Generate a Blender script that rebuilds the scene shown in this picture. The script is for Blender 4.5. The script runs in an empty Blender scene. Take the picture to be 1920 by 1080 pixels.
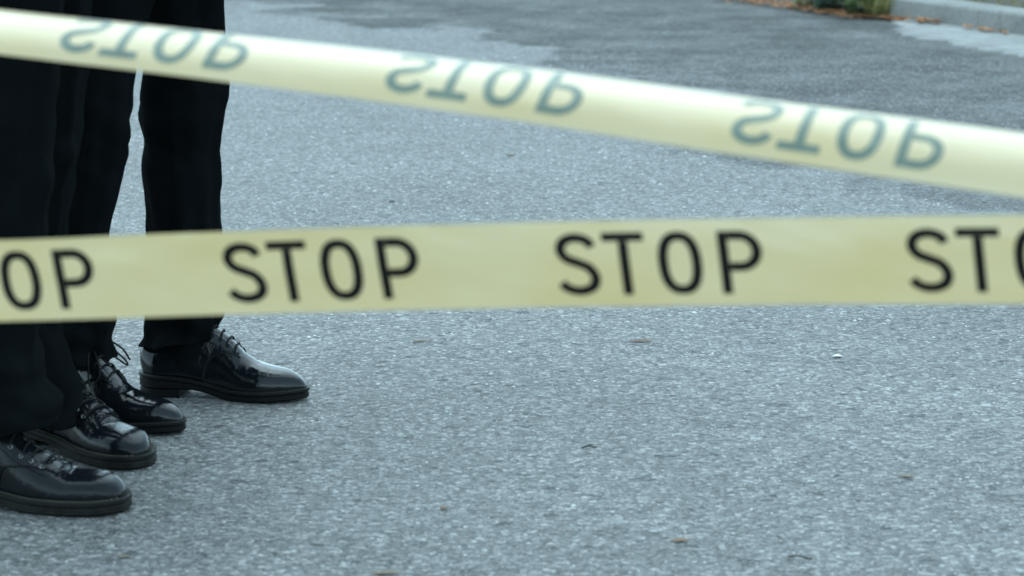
import bpy, bmesh, math, random
import numpy as np
from mathutils import Vector, Matrix, noise

R = math.radians
random.seed(7)
RNG = np.random.default_rng(11)
scene = bpy.context.scene
COL = scene.collection

# ------------------------------------------------------------------ camera
CAM_H = 1.05
F_PX = 4533.0                      # focal length in pixels of the 1920 px wide photograph (85 mm on 36 mm)
PITCH = math.atan(900.0 / F_PX)
cam_data = bpy.data.cameras.new("camera")
cam_data.sensor_width = 36.0
cam_data.lens = 85.0
cam_data.clip_start = 0.05
cam_data.clip_end = 2000.0
cam_data.dof.use_dof = True
cam_data.dof.focus_distance = 4.9
cam_data.dof.aperture_fstop = 6.3
cam_data.dof.aperture_blades = 9
cam = bpy.data.objects.new("camera", cam_data)
COL.objects.link(cam)
cam.location = (0, 0, CAM_H)
cam.rotation_euler = (R(90) - PITCH, 0, 0)
scene.camera = cam

# ------------------------------------------------------------------ sky and sun
SUN_EL, SUN_AZ = R(66), R(352)     # azimuth measured from +Y clockwise
world = bpy.data.worlds.new("World")
scene.world = world
world.use_nodes = True
wn = world.node_tree.nodes
wl = world.node_tree.links
bg = wn["Background"]
sky = wn.new("ShaderNodeTexSky")
sky.sky_type = 'NISHITA'
sky.sun_disc = False
sky.sun_elevation = SUN_EL
sky.sun_rotation = SUN_AZ
sky.altitude = 50
sky.air_density = 1.0
sky.dust_density = 1.0
sky.ozone_density = 1.0
hs = wn.new("ShaderNodeHueSaturation")
hs.inputs["Saturation"].default_value = 0.30
hs.inputs["Hue"].default_value = 0.49
wl.new(sky.outputs[0], hs.inputs["Color"])
tint = wn.new("ShaderNodeMix")                # thin even cloud over the whole sky, cool white balance
tint.data_type = 'RGBA'
tint.blend_type = 'MULTIPLY'
tint.inputs[0].default_value = 1.0
tint.inputs[7].default_value = (0.735, 1.0, 1.09, 1.0)
wl.new(hs.outputs[0], tint.inputs[6])
wl.new(tint.outputs[2], bg.inputs["Color"])
bg.inputs["Strength"].default_value = 0.12

sun_data = bpy.data.lights.new("sun", 'SUN')
sun_data.energy = 0.5
sun_data.angle = R(80)
sun_data.color = (0.82, 1.0, 1.04)
sun = bpy.data.objects.new("sun", sun_data)
COL.objects.link(sun)
sun.location = (0, 0, 20)
sdir = Vector((math.sin(SUN_AZ) * math.cos(SUN_EL), math.cos(SUN_AZ) * math.cos(SUN_EL), math.sin(SUN_EL)))
sun.rotation_euler = (-sdir).to_track_quat('-Z', 'Y').to_euler()

scene.view_settings.view_transform = 'Standard'
scene.view_settings.look = 'None'
scene.view_settings.gamma = 1.0
scene.view_settings.use_curve_mapping = False
scene.view_settings.exposure = 1.55
scene.render.engine = 'CYCLES'

# ------------------------------------------------------------------ measuring helpers
FWD = Vector((0, math.cos(PITCH), -math.sin(PITCH)))
UPV = Vector((0, math.sin(PITCH), math.cos(PITCH)))
RGT = Vector((1, 0, 0))
CAMP = Vector((0, 0, CAM_H))


def ray(u, v):
    return FWD + RGT * ((u - 960) / F_PX) + UPV * ((540 - v) / F_PX)


def at_depth(u, v, d):
    return CAMP + ray(u, v) * d


def on_plane(u, v, z=0.0):
    r = ray(u, v)
    return CAMP + r * ((z - CAM_H) / r.z)


def project(p):
    q = p - CAMP
    d = q.dot(FWD)
    return 960 + F_PX * q.dot(RGT) / d, 540 - F_PX * q.dot(UPV) / d


def interp(x, xs, ys):
    """smooth (monotone cubic) interpolation of a table"""
    xs = list(xs); ys = list(ys)
    if x <= xs[0]: return ys[0]
    if x >= xs[-1]: return ys[-1]
    i = 0
    while x > xs[i + 1]: i += 1
    def slope(k):
        if k == 0 or k == len(xs) - 1: 
            j = 0 if k == 0 else k - 1
            return (ys[j + 1] - ys[j]) / (xs[j + 1] - xs[j])
        a = (ys[k] - ys[k - 1]) / (xs[k] - xs[k - 1]); b = (ys[k + 1] - ys[k]) / (xs[k + 1] - xs[k])
        return 0 if a * b <= 0 else 2 * a * b / (a + b)
    h = xs[i + 1] - xs[i]; t = (x - xs[i]) / h
    return ((2*t**3 - 3*t*t + 1) * ys[i] + (t**3 - 2*t*t + t) * h * slope(i)
            + (-2*t**3 + 3*t*t) * ys[i + 1] + (t**3 - t*t) * h * slope(i + 1))


def smooth(a, b, x):
    t = min(1, max(0, (x - a) / (b - a)))
    return t * t * (3 - 2 * t)


# ------------------------------------------------------------------ object helpers
def mesh_obj(name, verts, faces, mat, parent=None, smooth_shade=True, loc=None):
    me = bpy.data.meshes.new(name)
    me.from_pydata([tuple(v) for v in verts], [], faces)
    me.update()
    if smooth_shade:
        me.polygons.foreach_set("use_smooth", [True] * len(me.polygons))
    me.materials.append(mat)
    o = bpy.data.objects.new(name, me)
    COL.objects.link(o)
    if parent: o.parent = parent
    if loc is not None: o.location = loc
    return o


def tag(o, label=None, category=None, group=None, kind=None):
    for k, v in (("label", label), ("category", category), ("group", group), ("kind", kind)):
        if v: o[k] = v
    return o


def empty(name, loc=(0, 0, 0), rz=0.0):
    o = bpy.data.objects.new(name, None)
    o.empty_display_size = 0.1
    COL.objects.link(o)
    o.location = loc
    o.rotation_euler = (0, 0, rz)
    return o


def grid_faces(n, m, closed_m=False, closed_n=False):
    f = []
    for i in range(n if closed_n else n - 1):
        for j in range(m if closed_m else m - 1):
            i2, j2 = (i + 1) % n, (j + 1) % m
            f.append((i * m + j, i2 * m + j, i2 * m + j2, i * m + j2))
    return f


def tube(points, rad, sides=8):
    """verts, faces of a tube along points; rad a number or list"""
    pts = [Vector(p) for p in points]
    n = len(pts)
    vs, fs = [], []
    nrm = None
    for i, p in enumerate(pts):
        t = (pts[min(i + 1, n - 1)] - pts[max(i - 1, 0)]).normalized()
        if nrm is None:
            nrm = t.orthogonal().normalized()
        nrm = (nrm - t * nrm.dot(t)).normalized()
        b = t.cross(nrm)
        r = rad[i] if isinstance(rad, (list, tuple)) else rad
        for k in range(sides):
            a = 2 * math.pi * k / sides
            vs.append(p + (nrm * math.cos(a) + b * math.sin(a)) * r)
    fs = grid_faces(n, sides, closed_m=True)
    fs.append(tuple(range(sides))[::-1])
    fs.append(tuple((n - 1) * sides + k for k in range(sides)))
    return vs, fs


def spline(points, per=8):
    pts = [Vector(p) for p in points]
    P = [pts[0] * 2 - pts[1]] + pts + [pts[-1] * 2 - pts[-2]]
    out = []
    for i in range(1, len(P) - 2):
        for k in range(per):
            t = k / per
            a, b, c, d = P[i - 1], P[i], P[i + 1], P[i + 2]
            out.append(0.5 * ((2 * b) + (c - a) * t + (2 * a - 5 * b + 4 * c - d) * t * t + (3 * b - a - 3 * c + d) * t ** 3))
    out.append(pts[-1])
    return out


def auto_smooth(o, ang=40):
    bm = bmesh.new(); bm.from_mesh(o.data)
    bmesh.ops.recalc_face_normals(bm, faces=bm.faces)
    for e in bm.edges:
        if len(e.link_faces) == 2 and e.calc_face_angle(0) > R(ang): e.smooth = False
    bm.to_mesh(o.data); bm.free()
    return o


# ------------------------------------------------------------------ materials
def new_mat(name):
    m = bpy.data.materials.new(name)
    m.use_nodes = True
    return m, m.node_tree.nodes, m.node_tree.links, m.node_tree.nodes["Principled BSDF"]


def N(nodes, kind, **kw):
    n = nodes.new(kind)
    for k, v in kw.items():
        setattr(n, k, v)
    return n


def mathn(nodes, links, op, a, b=None, c=None, clamp=False):
    n = nodes.new("ShaderNodeMath"); n.operation = op; n.use_clamp = clamp
    for i, x in enumerate((a, b, c)):
        if x is None: continue
        if isinstance(x, (int, float)): n.inputs[i].default_value = x
        else: links.new(x, n.inputs[i])
    return n.outputs[0]


def ramp(nodes, links, fac, stops):
    n = nodes.new("ShaderNodeValToRGB")
    e = n.color_ramp.elements
    while len(e) > 1: e.remove(e[-1])
    e[0].position = stops[0][0]; e[0].color = stops[0][1]
    for p, c in stops[1:]:
        x = e.new(p); x.color = c
    links.new(fac, n.inputs[0])
    return n.outputs[0]


def g(v, a=1.0):
    return (v, v, v, a) if isinstance(v, (int, float)) else (*v, a)


def tex_noise(nodes, links, vec, scale, detail=4, rough=0.55):
    n = nodes.new("ShaderNodeTexNoise")
    n.inputs["Scale"].default_value = scale
    n.inputs["Detail"].default_value = detail
    n.inputs["Roughness"].default_value = rough
    if vec is not None: links.new(vec, n.inputs["Vector"])
    return n.outputs["Fac"]


def mixc(nodes, links, fac, a, b, blend='MIX'):
    n = nodes.new("ShaderNodeMix"); n.data_type = 'RGBA'; n.blend_type = blend
    for s, x in ((n.inputs[0], fac), (n.inputs[6], a), (n.inputs[7], b)):
        if isinstance(x, (int, float)): s.default_value = x
        elif isinstance(x, tuple): s.default_value = x
        else: links.new(x, s)
    return n.outputs[2]


def world_pos(nodes):
    return nodes.new("ShaderNodeNewGeometry").outputs["Position"]


def mat_asphalt():
    m, n, l, b = new_mat("asphalt")
    pos = world_pos(n)
    sep = n.new("ShaderNodeSeparateXYZ"); l.new(pos, sep.inputs[0])
    # stones of the surface course
    v1 = N(n, "ShaderNodeTexVoronoi"); v1.inputs["Scale"].default_value = 105; v1.inputs["Randomness"].default_value = 1.0
    l.new(pos, v1.inputs["Vector"])
    v2 = N(n, "ShaderNodeTexVoronoi"); v2.inputs["Scale"].default_value = 230
    l.new(pos, v2.inputs["Vector"])
    sepc = n.new("ShaderNodeSeparateColor"); l.new(v1.outputs["Color"], sepc.inputs[0])
    sepc2 = n.new("ShaderNodeSeparateColor"); l.new(v2.outputs["Color"], sepc2.inputs[0])
    stone = ramp(n, l, sepc.outputs[0], [(0.0, g((.095, .097, .095))), (0.45, g((.155, .157, .153))), (0.85, g((.215, .216, .21))), (1.0, g((.33, .33, .32)))])
    fine = ramp(n, l, sepc2.outputs[1], [(0.0, g(0.62)), (0.6, g(1.0)), (1.0, g(1.4))])
    c = mixc(n, l, 0.8, stone, fine, 'MULTIPLY')
    # binder between the stones
    gap = ramp(n, l, v1.outputs["Distance"], [(0.0, g(1.0)), (0.55, g(1.0)), (0.85, g(0.45))])
    c = mixc(n, l, 0.8, c, gap, 'MULTIPLY')
    # broad wear
    big = tex_noise(n, l, pos, 1.3, 4, 0.6)
    c = mixc(n, l, 1.0, c, ramp(n, l, big, [(0.3, g(0.82)), (0.7, g(1.16))]), 'MULTIPLY')
    mid = tex_noise(n, l, pos, 14, 3, 0.6)
    c = mixc(n, l, 1.0, c, ramp(n, l, mid, [(0.3, g(0.85)), (0.7, g(1.13))]), 'MULTIPLY')
    # small tarry pits
    pit = tex_noise(n, l, pos, 26, 2, 0.5)
    pitf = ramp(n, l, pit, [(0.63, g(0.0)), (0.69, g(1.0))])
    c = mixc(n, l, mathn(n, l, 'MULTIPLY', pitf, 0.75), c, g((.028, .031, .032)))
    # older, coarser, darker surface on the far right
    mapy = N(n, "ShaderNodeMapRange"); mapy.inputs["From Min"].default_value = 5.0; mapy.inputs["From Max"].default_value = 17.0
    l.new(sep.outputs[1], mapy.inputs["Value"])
    fc = n.new("ShaderNodeFloatCurve")
    cv = fc.mapping.curves[0]
    pts = [(5.0, 2.6), (6.3, 1.25), (6.9, .86), (8.6, .52), (10.6, .10), (12.5, -1.0), (17, -4.0)]
    cv.points[0].location = ((pts[0][0] - 5) / 12, (pts[0][1] + 5) / 10)
    cv.points[1].location = ((pts[-1][0] - 5) / 12, (pts[-1][1] + 5) / 10)
    for y, x in pts[1:-1]:
        cv.points.new((y - 5) / 12, (x + 5) / 10)
    fc.mapping.update()
    l.new(mapy.outputs[0], fc.inputs["Value"])
    xb = mathn(n, l, 'MULTIPLY_ADD', fc.outputs[0], 10.0, -5.0)
    mp = n.new("ShaderNodeMapping"); mp.inputs["Scale"].default_value = (0.8, 0.7, 1.0)
    l.new(pos, mp.inputs["Vector"])
    w1 = tex_noise(n, l, mp.outputs[0], 2.2, 5, 0.65)
    d = mathn(n, l, 'SUBTRACT', sep.outputs[0], xb)
    d = mathn(n, l, 'ADD', d, mathn(n, l, 'MULTIPLY_ADD', w1, 2.6, -1.3))
    old = N(n, "ShaderNodeMapRange", interpolation_type='SMOOTHSTEP'); old.inputs["From Min"].default_value = -0.10; old.inputs["From Max"].default_value = 0.28
    l.new(d, old.inputs["Value"])
    blot = tex_noise(n, l, mp.outputs[0], 3.2, 6, 0.72)
    oldf = mathn(n, l, 'MULTIPLY', old.outputs[0], ramp(n, l, blot, [(0.36, g(0.45)), (0.58, g(1.0))]))
    c = mixc(n, l, mathn(n, l, 'MULTIPLY', oldf, 0.95), c, mixc(n, l, 1.0, c, g((.45, .46, .46)), 'MULTIPLY'))
    l.new(c, b.inputs["Base Color"])
    l.new(mathn(n, l, 'MULTIPLY_ADD', oldf, 0.2, 0.66), b.inputs["Roughness"])
    l.new(mathn(n, l, 'MULTIPLY_ADD', oldf, -0.14, 0.38), b.inputs["Specular IOR Level"])
    # relief
    h = mathn(n, l, 'MULTIPLY', mathn(n, l, 'SUBTRACT', 1.0, v1.outputs["Distance"]), 1.0)
    h = mathn(n, l, 'ADD', h, mathn(n, l, 'MULTIPLY', v2.outputs["Distance"], -0.4))
    h = mathn(n, l, 'ADD', h, mathn(n, l, 'MULTIPLY', sepc.outputs[1], 0.8))
    h = mathn(n, l, 'SUBTRACT', h, mathn(n, l, 'MULTIPLY', pitf, 1.5))
    h = mathn(n, l, 'ADD', h, mathn(n, l, 'MULTIPLY', mid, 1.5))
    bp = n.new("ShaderNodeBump"); bp.inputs["Strength"].default_value = 0.75; bp.inputs["Distance"].default_value = 0.0026
    l.new(h, bp.inputs["Height"]); l.new(bp.outputs[0], b.inputs["Normal"])
    return m


def mat_chips():
    m, n, l, b = new_mat("stone_chips")
    pos = world_pos(n)
    v = N(n, "ShaderNodeTexWhiteNoise", noise_dimensions='3D')
    at = n.new("ShaderNodeAttribute"); at.attribute_name = "tone"
    l.new(ramp(n, l, at.outputs["Fac"], [(0.0, g((.095, .096, .095))), (0.3, g((.145, .147, .145))), (0.7, g((.23, .23, .225))), (0.93, g((.34, .34, .33))), (1.0, g((.55, .55, .53)))]), b.inputs["Base Color"])
    b.inputs["Roughness"].default_value = 0.5
    return m


def mat_concrete(name, base, seed=0.0, dirt=0.5):
    m, n, l, b = new_mat(name)
    pos = world_pos(n)
    mp = n.new("ShaderNodeMapping"); mp.inputs["Location"].default_value = (seed, seed * .7, 0); l.new(pos, mp.inputs[0])
    a = tex_noise(n, l, mp.outputs[0], 3.0, 5, 0.65)
    f = tex_noise(n, l, mp.outputs[0], 60, 4, 0.6)
    sp = tex_noise(n, l, mp.outputs[0], 11, 4, 0.65)
    c = mixc(n, l, 1.0, g(base), ramp(n, l, a, [(0.3, g(1 - .35 * dirt)), (0.65, g(1.08))]), 'MULTIPLY')
    c = mixc(n, l, 1.0, c, ramp(n, l, f, [(0.3, g(0.8)), (0.7, g(1.15))]), 'MULTIPLY')
    c = mixc(n, l, mathn(n, l, 'MULTIPLY', ramp(n, l, sp, [(0.56, g(0)), (0.72, g(1))]), dirt), c, g((.10, .10, .085)))
    l.new(c, b.inputs["Base Color"])
    b.inputs["Roughness"].default_value = 0.85
    bp = n.new("ShaderNodeBump"); bp.inputs["Strength"].default_value = 0.6; bp.inputs["Distance"].default_value = 0.004
    l.new(f, bp.inputs["Height"]); l.new(bp.outputs[0], b.inputs["Normal"])
    return m


def mat_plain(name, col, rough=0.7, var=0.25, scale=40, spec=0.5, metal=0.0, bump=0.0, sheen=0.0, transl=0.0):
    m, n, l, b = new_mat(name)
    tc = n.new("ShaderNodeTexCoord")
    f = tex_noise(n, l, tc.outputs["Object"], scale, 4, 0.6)
    c = mixc(n, l, 1.0, g(col), ramp(n, l, f, [(0.3, g(1 - var)), (0.7, g(1 + var))]), 'MULTIPLY')
    l.new(c, b.inputs["Base Color"])
    b.inputs["Roughness"].default_value = rough
    b.inputs["Specular IOR Level"].default_value = spec
    b.inputs["Metallic"].default_value = metal
    if sheen:
        b.inputs["Sheen Weight"].default_value = sheen
        b.inputs["Sheen Roughness"].default_value = 0.4
    if bump:
        bp = n.new("ShaderNodeBump"); bp.inputs["Strength"].default_value = 0.5; bp.inputs["Distance"].default_value = bump
        l.new(f, bp.inputs["Height"]); l.new(bp.outputs[0], b.inputs["Normal"])
    if transl:
        t = n.new("ShaderNodeBsdfTranslucent"); l.new(c, t.inputs["Color"])
        mx = n.new("ShaderNodeMixShader"); mx.inputs[0].default_value = transl
        l.new(b.outputs[0], mx.inputs[1]); l.new(t.outputs[0], mx.inputs[2])
        l.new(mx.outputs[0], n["Material Output"].inputs["Surface"])
    return m


def mat_leather(name, rough, coat, wr, spec):
    m, n, l, b = new_mat(name)
    tc = n.new("ShaderNodeTexCoord")
    b.inputs["Base Color"].default_value = g((.006, .008, .010))
    a = tex_noise(n, l, tc.outputs["Object"], 28, 5, 0.6)
    l.new(ramp(n, l, a, [(0.3, g(rough * .75)), (0.7, g(rough * 1.5))]), b.inputs["Roughness"])
    b.inputs["Specular IOR Level"].default_value = spec
    b.inputs["Coat Weight"].default_value = coat
    b.inputs["Coat Roughness"].default_value = rough * .6
    mp = n.new("ShaderNodeMapping"); mp.inputs["Scale"].default_value = (1.0, .35, .5)
    l.new(tc.outputs["Object"], mp.inputs[0])
    w = tex_noise(n, l, mp.outputs[0], 55, 4, 0.65)
    f = tex_noise(n, l, tc.outputs["Object"], 420, 2, 0.5)
    h = mathn(n, l, 'ADD', mathn(n, l, 'MULTIPLY', w, 1.0), mathn(n, l, 'MULTIPLY', f, 0.10))
    bp = n.new("ShaderNodeBump"); bp.inputs["Strength"].default_value = wr; bp.inputs["Distance"].default_value = 0.004
    l.new(h, bp.inputs["Height"]); l.new(bp.outputs[0], b.inputs["Normal"]); l.new(bp.outputs[0], b.inputs["Coat Normal"])
    return m


def mat_cloth():
    m, n, l, b = new_mat("black_wool_cloth")
    tc = n.new("ShaderNodeTexCoord")
    f = tex_noise(n, l, tc.outputs["Object"], 9, 4, 0.6)
    l.new(ramp(n, l, f, [(0.3, g((.0036, .0048, .0054))), (0.7, g((.0066, .0082, .0090)))]), b.inputs["Base Color"])
    b.inputs["Roughness"].default_value = 0.9
    b.inputs["Specular IOR Level"].default_value = 0.02
    wv = tex_noise(n, l, tc.outputs["Object"], 700, 2, 0.5)
    bp = n.new("ShaderNodeBump"); bp.inputs["Strength"].default_value = 0.4; bp.inputs["Distance"].default_value = 0.0006
    l.new(wv, bp.inputs["Height"]); l.new(bp.outputs[0], b.inputs["Normal"])
    return m


def mat_film():
    m, n, l, b = new_mat("yellow_film")
    tc = n.new("ShaderNodeTexCoord")
    f = tex_noise(n, l, tc.outputs["Object"], 7, 3, 0.5)
    c = ramp(n, l, f, [(0.35, g((.79, .585, .25))), (0.65, g((.82, .63, .32)))])
    l.new(c, b.inputs["Base Color"])
    b.inputs["Roughness"].default_value = 0.40
    b.inputs["Specular IOR Level"].default_value = 1.0
    b.inputs["Coat Weight"].default_value = 1.0
    b.inputs["Coat Roughness"].default_value = 0.30
    b.inputs["Coat IOR"].default_value = 2.0
    t = n.new("ShaderNodeBsdfTranslucent"); l.new(c, t.inputs["Color"])
    mx = n.new("ShaderNodeMixShader"); mx.inputs[0].default_value = 0.28
    l.new(b.outputs[0], mx.inputs[1]); l.new(t.outputs[0], mx.inputs[2])
    l.new(mx.outputs[0], n["Material Output"].inputs["Surface"])
    mp = n.new("ShaderNodeMapping"); mp.inputs["Scale"].default_value = (1, 1, 5); l.new(tc.outputs["Object"], mp.inputs[0])
    w = tex_noise(n, l, mp.outputs[0], 6, 3, 0.5)
    bp = n.new("ShaderNodeBump"); bp.inputs["Strength"].default_value = 0.25; bp.inputs["Distance"].default_value = 0.006
    l.new(w, bp.inputs["Height"]); l.new(bp.outputs[0], b.inputs["Normal"])
    return m


M = {}
M['asphalt'] = mat_asphalt()
M['chips'] = mat_chips()
M['kerb'] = mat_concrete("kerb_concrete", (.25, .25, .235), 1.0, 0.5)
M['gutter'] = mat_concrete("gutter_concrete", (.29, .292, .28), 5.0, 0.75)
M['soil'] = mat_concrete("verge_soil", (.055, .05, .035), 9.0, 0.6)
M['leather'] = mat_leather("polished_black_leather", 0.09, 0.5, 0.28, 0.2)
M['boot'] = mat_leather("worn_black_leather", 0.15, 0.25, 0.36, 0.15)
M['sole'] = mat_plain("black_rubber", (.005, .006, .006), 0.6, 0.35, 60, 0.2, bump=0.0008)
M['bootsole'] = mat_plain("dusty_rubber", (.013, .014, .0115), 0.66, 0.5, 50, 0.2, bump=0.0008)
M['welt'] = mat_plain("dark_welt", (.008, .009, .008), 0.5, 0.35, 90, 0.25)
M['stitch'] = mat_plain("waxed_thread", (.10, .095, .06), 0.6, 0.3, 200)
M['lace'] = mat_plain("black_cord", (.006, .007, .008), 0.75, 0.3, 300, 0.25, bump=0.0004)
M['eyelet'] = mat_plain("steel_eyelet", (.30, .31, .31), 0.3, 0.2, 100, 0.5, metal=1.0)
M['cloth'] = mat_cloth()
M['film'] = mat_film()
M['ink'] = mat_plain("black_ink", (.008, .007, .006), 0.5, 0.2, 60, 0.15)
M['ink_back'] = mat_plain("print_through_film", (.165, .21, .165), 0.33, 0.15, 60, 0.6)
M['leaf_o'] = mat_plain("orange_dry_leaf", (.52, .21, .09), 0.75, 0.5, 25, 0.3, transl=0.15)
M['leaf_b'] = mat_plain("tan_dry_leaf", (.50, .34, .17), 0.75, 0.4, 25, 0.3, transl=0.15)
M['faded'] = mat_plain("faded_leaf", (.27, .17, .115), 0.8, 0.4, 60, 0.2)
M['faded_t'] = mat_plain("faded_straw", (.27, .21, .14), 0.8, 0.4, 60, 0.2)
M['weed'] = mat_plain("weed_green", (.17, .24, .10), 0.55, 0.45, 18, 0.4, transl=0.45)
M['weed_b'] = mat_plain("weed_blue_green", (.16, .24, .18), 0.5, 0.35, 18, 0.4, transl=0.45)
M['weed_y'] = mat_plain("weed_yellow_green", (.36, .35, .15), 0.6, 0.4, 18, 0.3, transl=0.45)
M['straw'] = mat_plain("dry_grass", (.26, .23, .12), 0.7, 0.4, 18, 0.3, transl=0.2)
M['rock'] = mat_plain("dark_stone", (.03, .036, .042), 0.7, 0.4, 22, 0.4, bump=0.006)
M['white'] = mat_plain("white_paper", (.72, .74, .74), 0.6, 0.08, 60, 0.4)
M['twig'] = mat_plain("dark_twig", (.06, .06, .055), 0.8, 0.3, 60, 0.2)
M['skin'] = mat_plain("skin", (.42, .26, .19), 0.5, 0.08, 30, 0.5)
M['hair'] = mat_plain("dark_hair", (.012, .010, .009), 0.5, 0.3, 120, 0.4, bump=0.002)

# ------------------------------------------------------------------ road
road = mesh_obj("road", [(-150, -60, 0), (150, -60, 0), (150, 400, 0), (-150, 400, 0)], [(0, 1, 2, 3)], M['asphalt'], smooth_shade=False)
tag(road, "grey worn asphalt road surface", kind="structure")


def kerb_side(x, y):
    """signed distance from the kerb face line (positive on the verge side)"""
    return (Vector((x, y)) - K0.xy).dot(KN.xy)


K0 = on_plane(1690, 39)
K1 = on_plane(1920, 72)
KD = (K1 - K0).normalized()                 # along the kerb, towards the camera and right
KN = Vector((-KD.y, KD.x, 0)).normalized()  # to the verge
if KN.x < 0: KN = -KN


def build_chips():
    """raised stones of the surface course, one mesh: nobody could count them"""
    ico = bmesh.new()
    bmesh.ops.create_icosphere(ico, subdivisions=1, radius=1.0)
    ico.verts.ensure_lookup_table()
    # octahedron-like low chip
    base = np.array([(1, 0, .1), (.35, .9, .15), (-.7, .65, .05), (-.85, -.45, .12), (.3, -.95, .08), (.15, .1, 1.0), (-.25, -.15, .92)], dtype=np.float32)
    tris = [(0, 1, 5), (1, 2, 5), (2, 6, 5), (2, 3, 6), (3, 4, 6), (4, 5, 6), (4, 0, 5)]
    ico.free()
    n = 130000
    y = np.exp(RNG.uniform(math.log(3.0), math.log(10.5), n * 2))
    xw = 0.24 * y
    x = RNG.uniform(-1, 1, n * 2) * xw
    k = (x - K0.x) * KN.x + (y - K0.y) * KN.y
    ok = k < -0.6
    x, y = x[ok][:n], y[ok][:n]
    n = len(x)
    r = np.clip(RNG.lognormal(math.log(.0020), .38, n), .0009, .0055)
    r *= np.clip(y / 4.6, .85, 1.5)
    h = r * RNG.uniform(.22, .6, n)
    a = RNG.uniform(0, 2 * math.pi, n)
    sx = RNG.uniform(.7, 1.3, n)
    bx = base[None, :, 0] * (r * sx)[:, None]
    by = base[None, :, 1] * (r / sx)[:, None]
    vx = bx * np.cos(a)[:, None] - by * np.sin(a)[:, None] + x[:, None]
    vy = bx * np.sin(a)[:, None] + by * np.cos(a)[:, None] + y[:, None]
    vz = base[None, :, 2] * h[:, None] - .0003
    co = np.stack([vx, vy, vz], -1).reshape(-1, 3).astype(np.float32)
    nv = len(base)
    t = (np.array(tris)[None] + (np.arange(n) * nv)[:, None, None]).reshape(-1, 3).astype(np.int32)
    me = bpy.data.meshes.new("asphalt_aggregate")
    me.vertices.add(len(co)); me.vertices.foreach_set("co", co.ravel())
    me.loops.add(t.size); me.loops.foreach_set("vertex_index", t.ravel())
    me.polygons.add(len(t))
    me.polygons.foreach_set("loop_start", np.arange(0, t.size, 3, dtype=np.int32))
    me.polygons.foreach_set("loop_total", np.full(len(t), 3, dtype=np.int32))
    me.update(calc_edges=True)
    at = me.attributes.new("tone", 'FLOAT', 'POINT')
    at.data.foreach_set("value", np.repeat((RNG.random(n) * np.where(x + RNG.normal(0, .12, n) > np.interp(y, [5, 6.3, 6.9, 8.6, 10.6, 12.5], [2.6, 1.25, .86, .52, .10, -1.0]), .45, 1.0)).astype(np.float32), nv))
    me.materials.append(M['chips'])
    o = bpy.data.objects.new("asphalt_aggregate", me)
    COL.objects.link(o)
    tag(o, "small raised stone chips covering the asphalt", "stone chips", kind="stuff")


build_chips()


# ------------------------------------------------------------------ kerb, gutter, verge
def kp(s, t, z):
    """point s metres along the kerb from its nose, t metres towards the verge"""
    return K0 + KD * s + KN * t + Vector((0, 0, z))


KERB_H, KERB_W = 0.112, 0.19
kerb = empty("kerb", K0)
tag(kerb, "light concrete kerb along the far right road edge", "kerb", kind="structure")


def kerb_stone(s0, s1, nose):
    """bevelled kerb unit; the first one has a rounded end"""
    prof = [(0.0, -.05), (0.0, .0), (.012, KERB_H - .030), (.016, KERB_H - .014), (.026, KERB_H - .004), (.040, KERB_H),
            (KERB_W - .01, KERB_H + .002), (KERB_W, KERB_H - .006), (KERB_W, -.05)]
    ss = []
    if nose:
        ss = [s0 + .10 * (1 - math.cos(a)) for a in np.linspace(0.12, math.pi / 2, 7)]
        ss += list(np.linspace(s0 + .16, s1, 8))
    else:
        ss = list(np.linspace(s0, s1, 9))
    vs = []
    for s in ss:
        sh = 0.0
        if nose and s < s0 + .10:
            q = (s0 + .10 - s) / .10
            sh = .10 * (1 - math.sqrt(max(0, 1 - q * q)))
        for t, z in prof:
            e = .0025 * noise.noise(Vector((s * 6, t * 9, z * 9)))
            top = 1 - .10 * (sh / .10) if z > .02 else 1
            tt = min(t + sh, KERB_W) if t < KERB_W * .5 else t
            vs.append(kp(s, tt + e, z * top + e) - K0)
    m = len(prof)
    fs = grid_faces(len(ss), m)
    fs.append(tuple(range(m))[::-1]); fs.append(tuple((len(ss) - 1) * m + k for k in range(m)))
    o = mesh_obj("kerb_stone", vs, fs, M['kerb'], kerb)
    return auto_smooth(o, 22)


s = -0.20
for i in range(8):
    e = s + (0.9 if i else 0.85)
    kerb_stone(s, e - .003, i == 0)
    s = e

# gutter apron: a thin concrete strip, its outer edge eaten by the asphalt
gin = [(-.03, 0.0), (.15, 0.0), (.5, 0), (1.0, 0), (2.0, 0), (4, 0), (7, 0)]
vs, fs = [], []
ng = 220
for i in range(ng):
    s = -.10 + 6.9 * (i / (ng - 1)) ** 1.7
    wdt = interp(s, [-.10, .02, .3, .6, 1.1, 2.0, 7], [.01, .05, .22, .38, .48, .52, .52])
    wdt = max(.01, wdt + .09 * noise.noise(Vector((s * 5, 3, 0))) + .05 * noise.noise(Vector((s * 15, 7, 0))) + .03 * noise.noise(Vector((s * 40, 2, 0))))
    for k in range(4):
        q = k / 3
        vs.append(kp(s, -wdt * q + .002, .006 + .010 * (1 - q)))
    vs.append(kp(s, -wdt - .004, -.004))
fs = grid_faces(ng, 5)
gut = mesh_obj("gutter", vs, fs, M['gutter'])
tag(gut, "pale concrete gutter strip below the kerb", kind="structure")


def verge_z(s, t):
    side = smooth(-.35, .12, s)                      # behind the kerb: level with its top; past its nose: down to the road
    low = .012 + .10 * smooth(0.0, .9, t)
    hi = KERB_H - .012 + .04 * smooth(.1, 1.2, t)
    return low + (hi - low) * side


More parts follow.
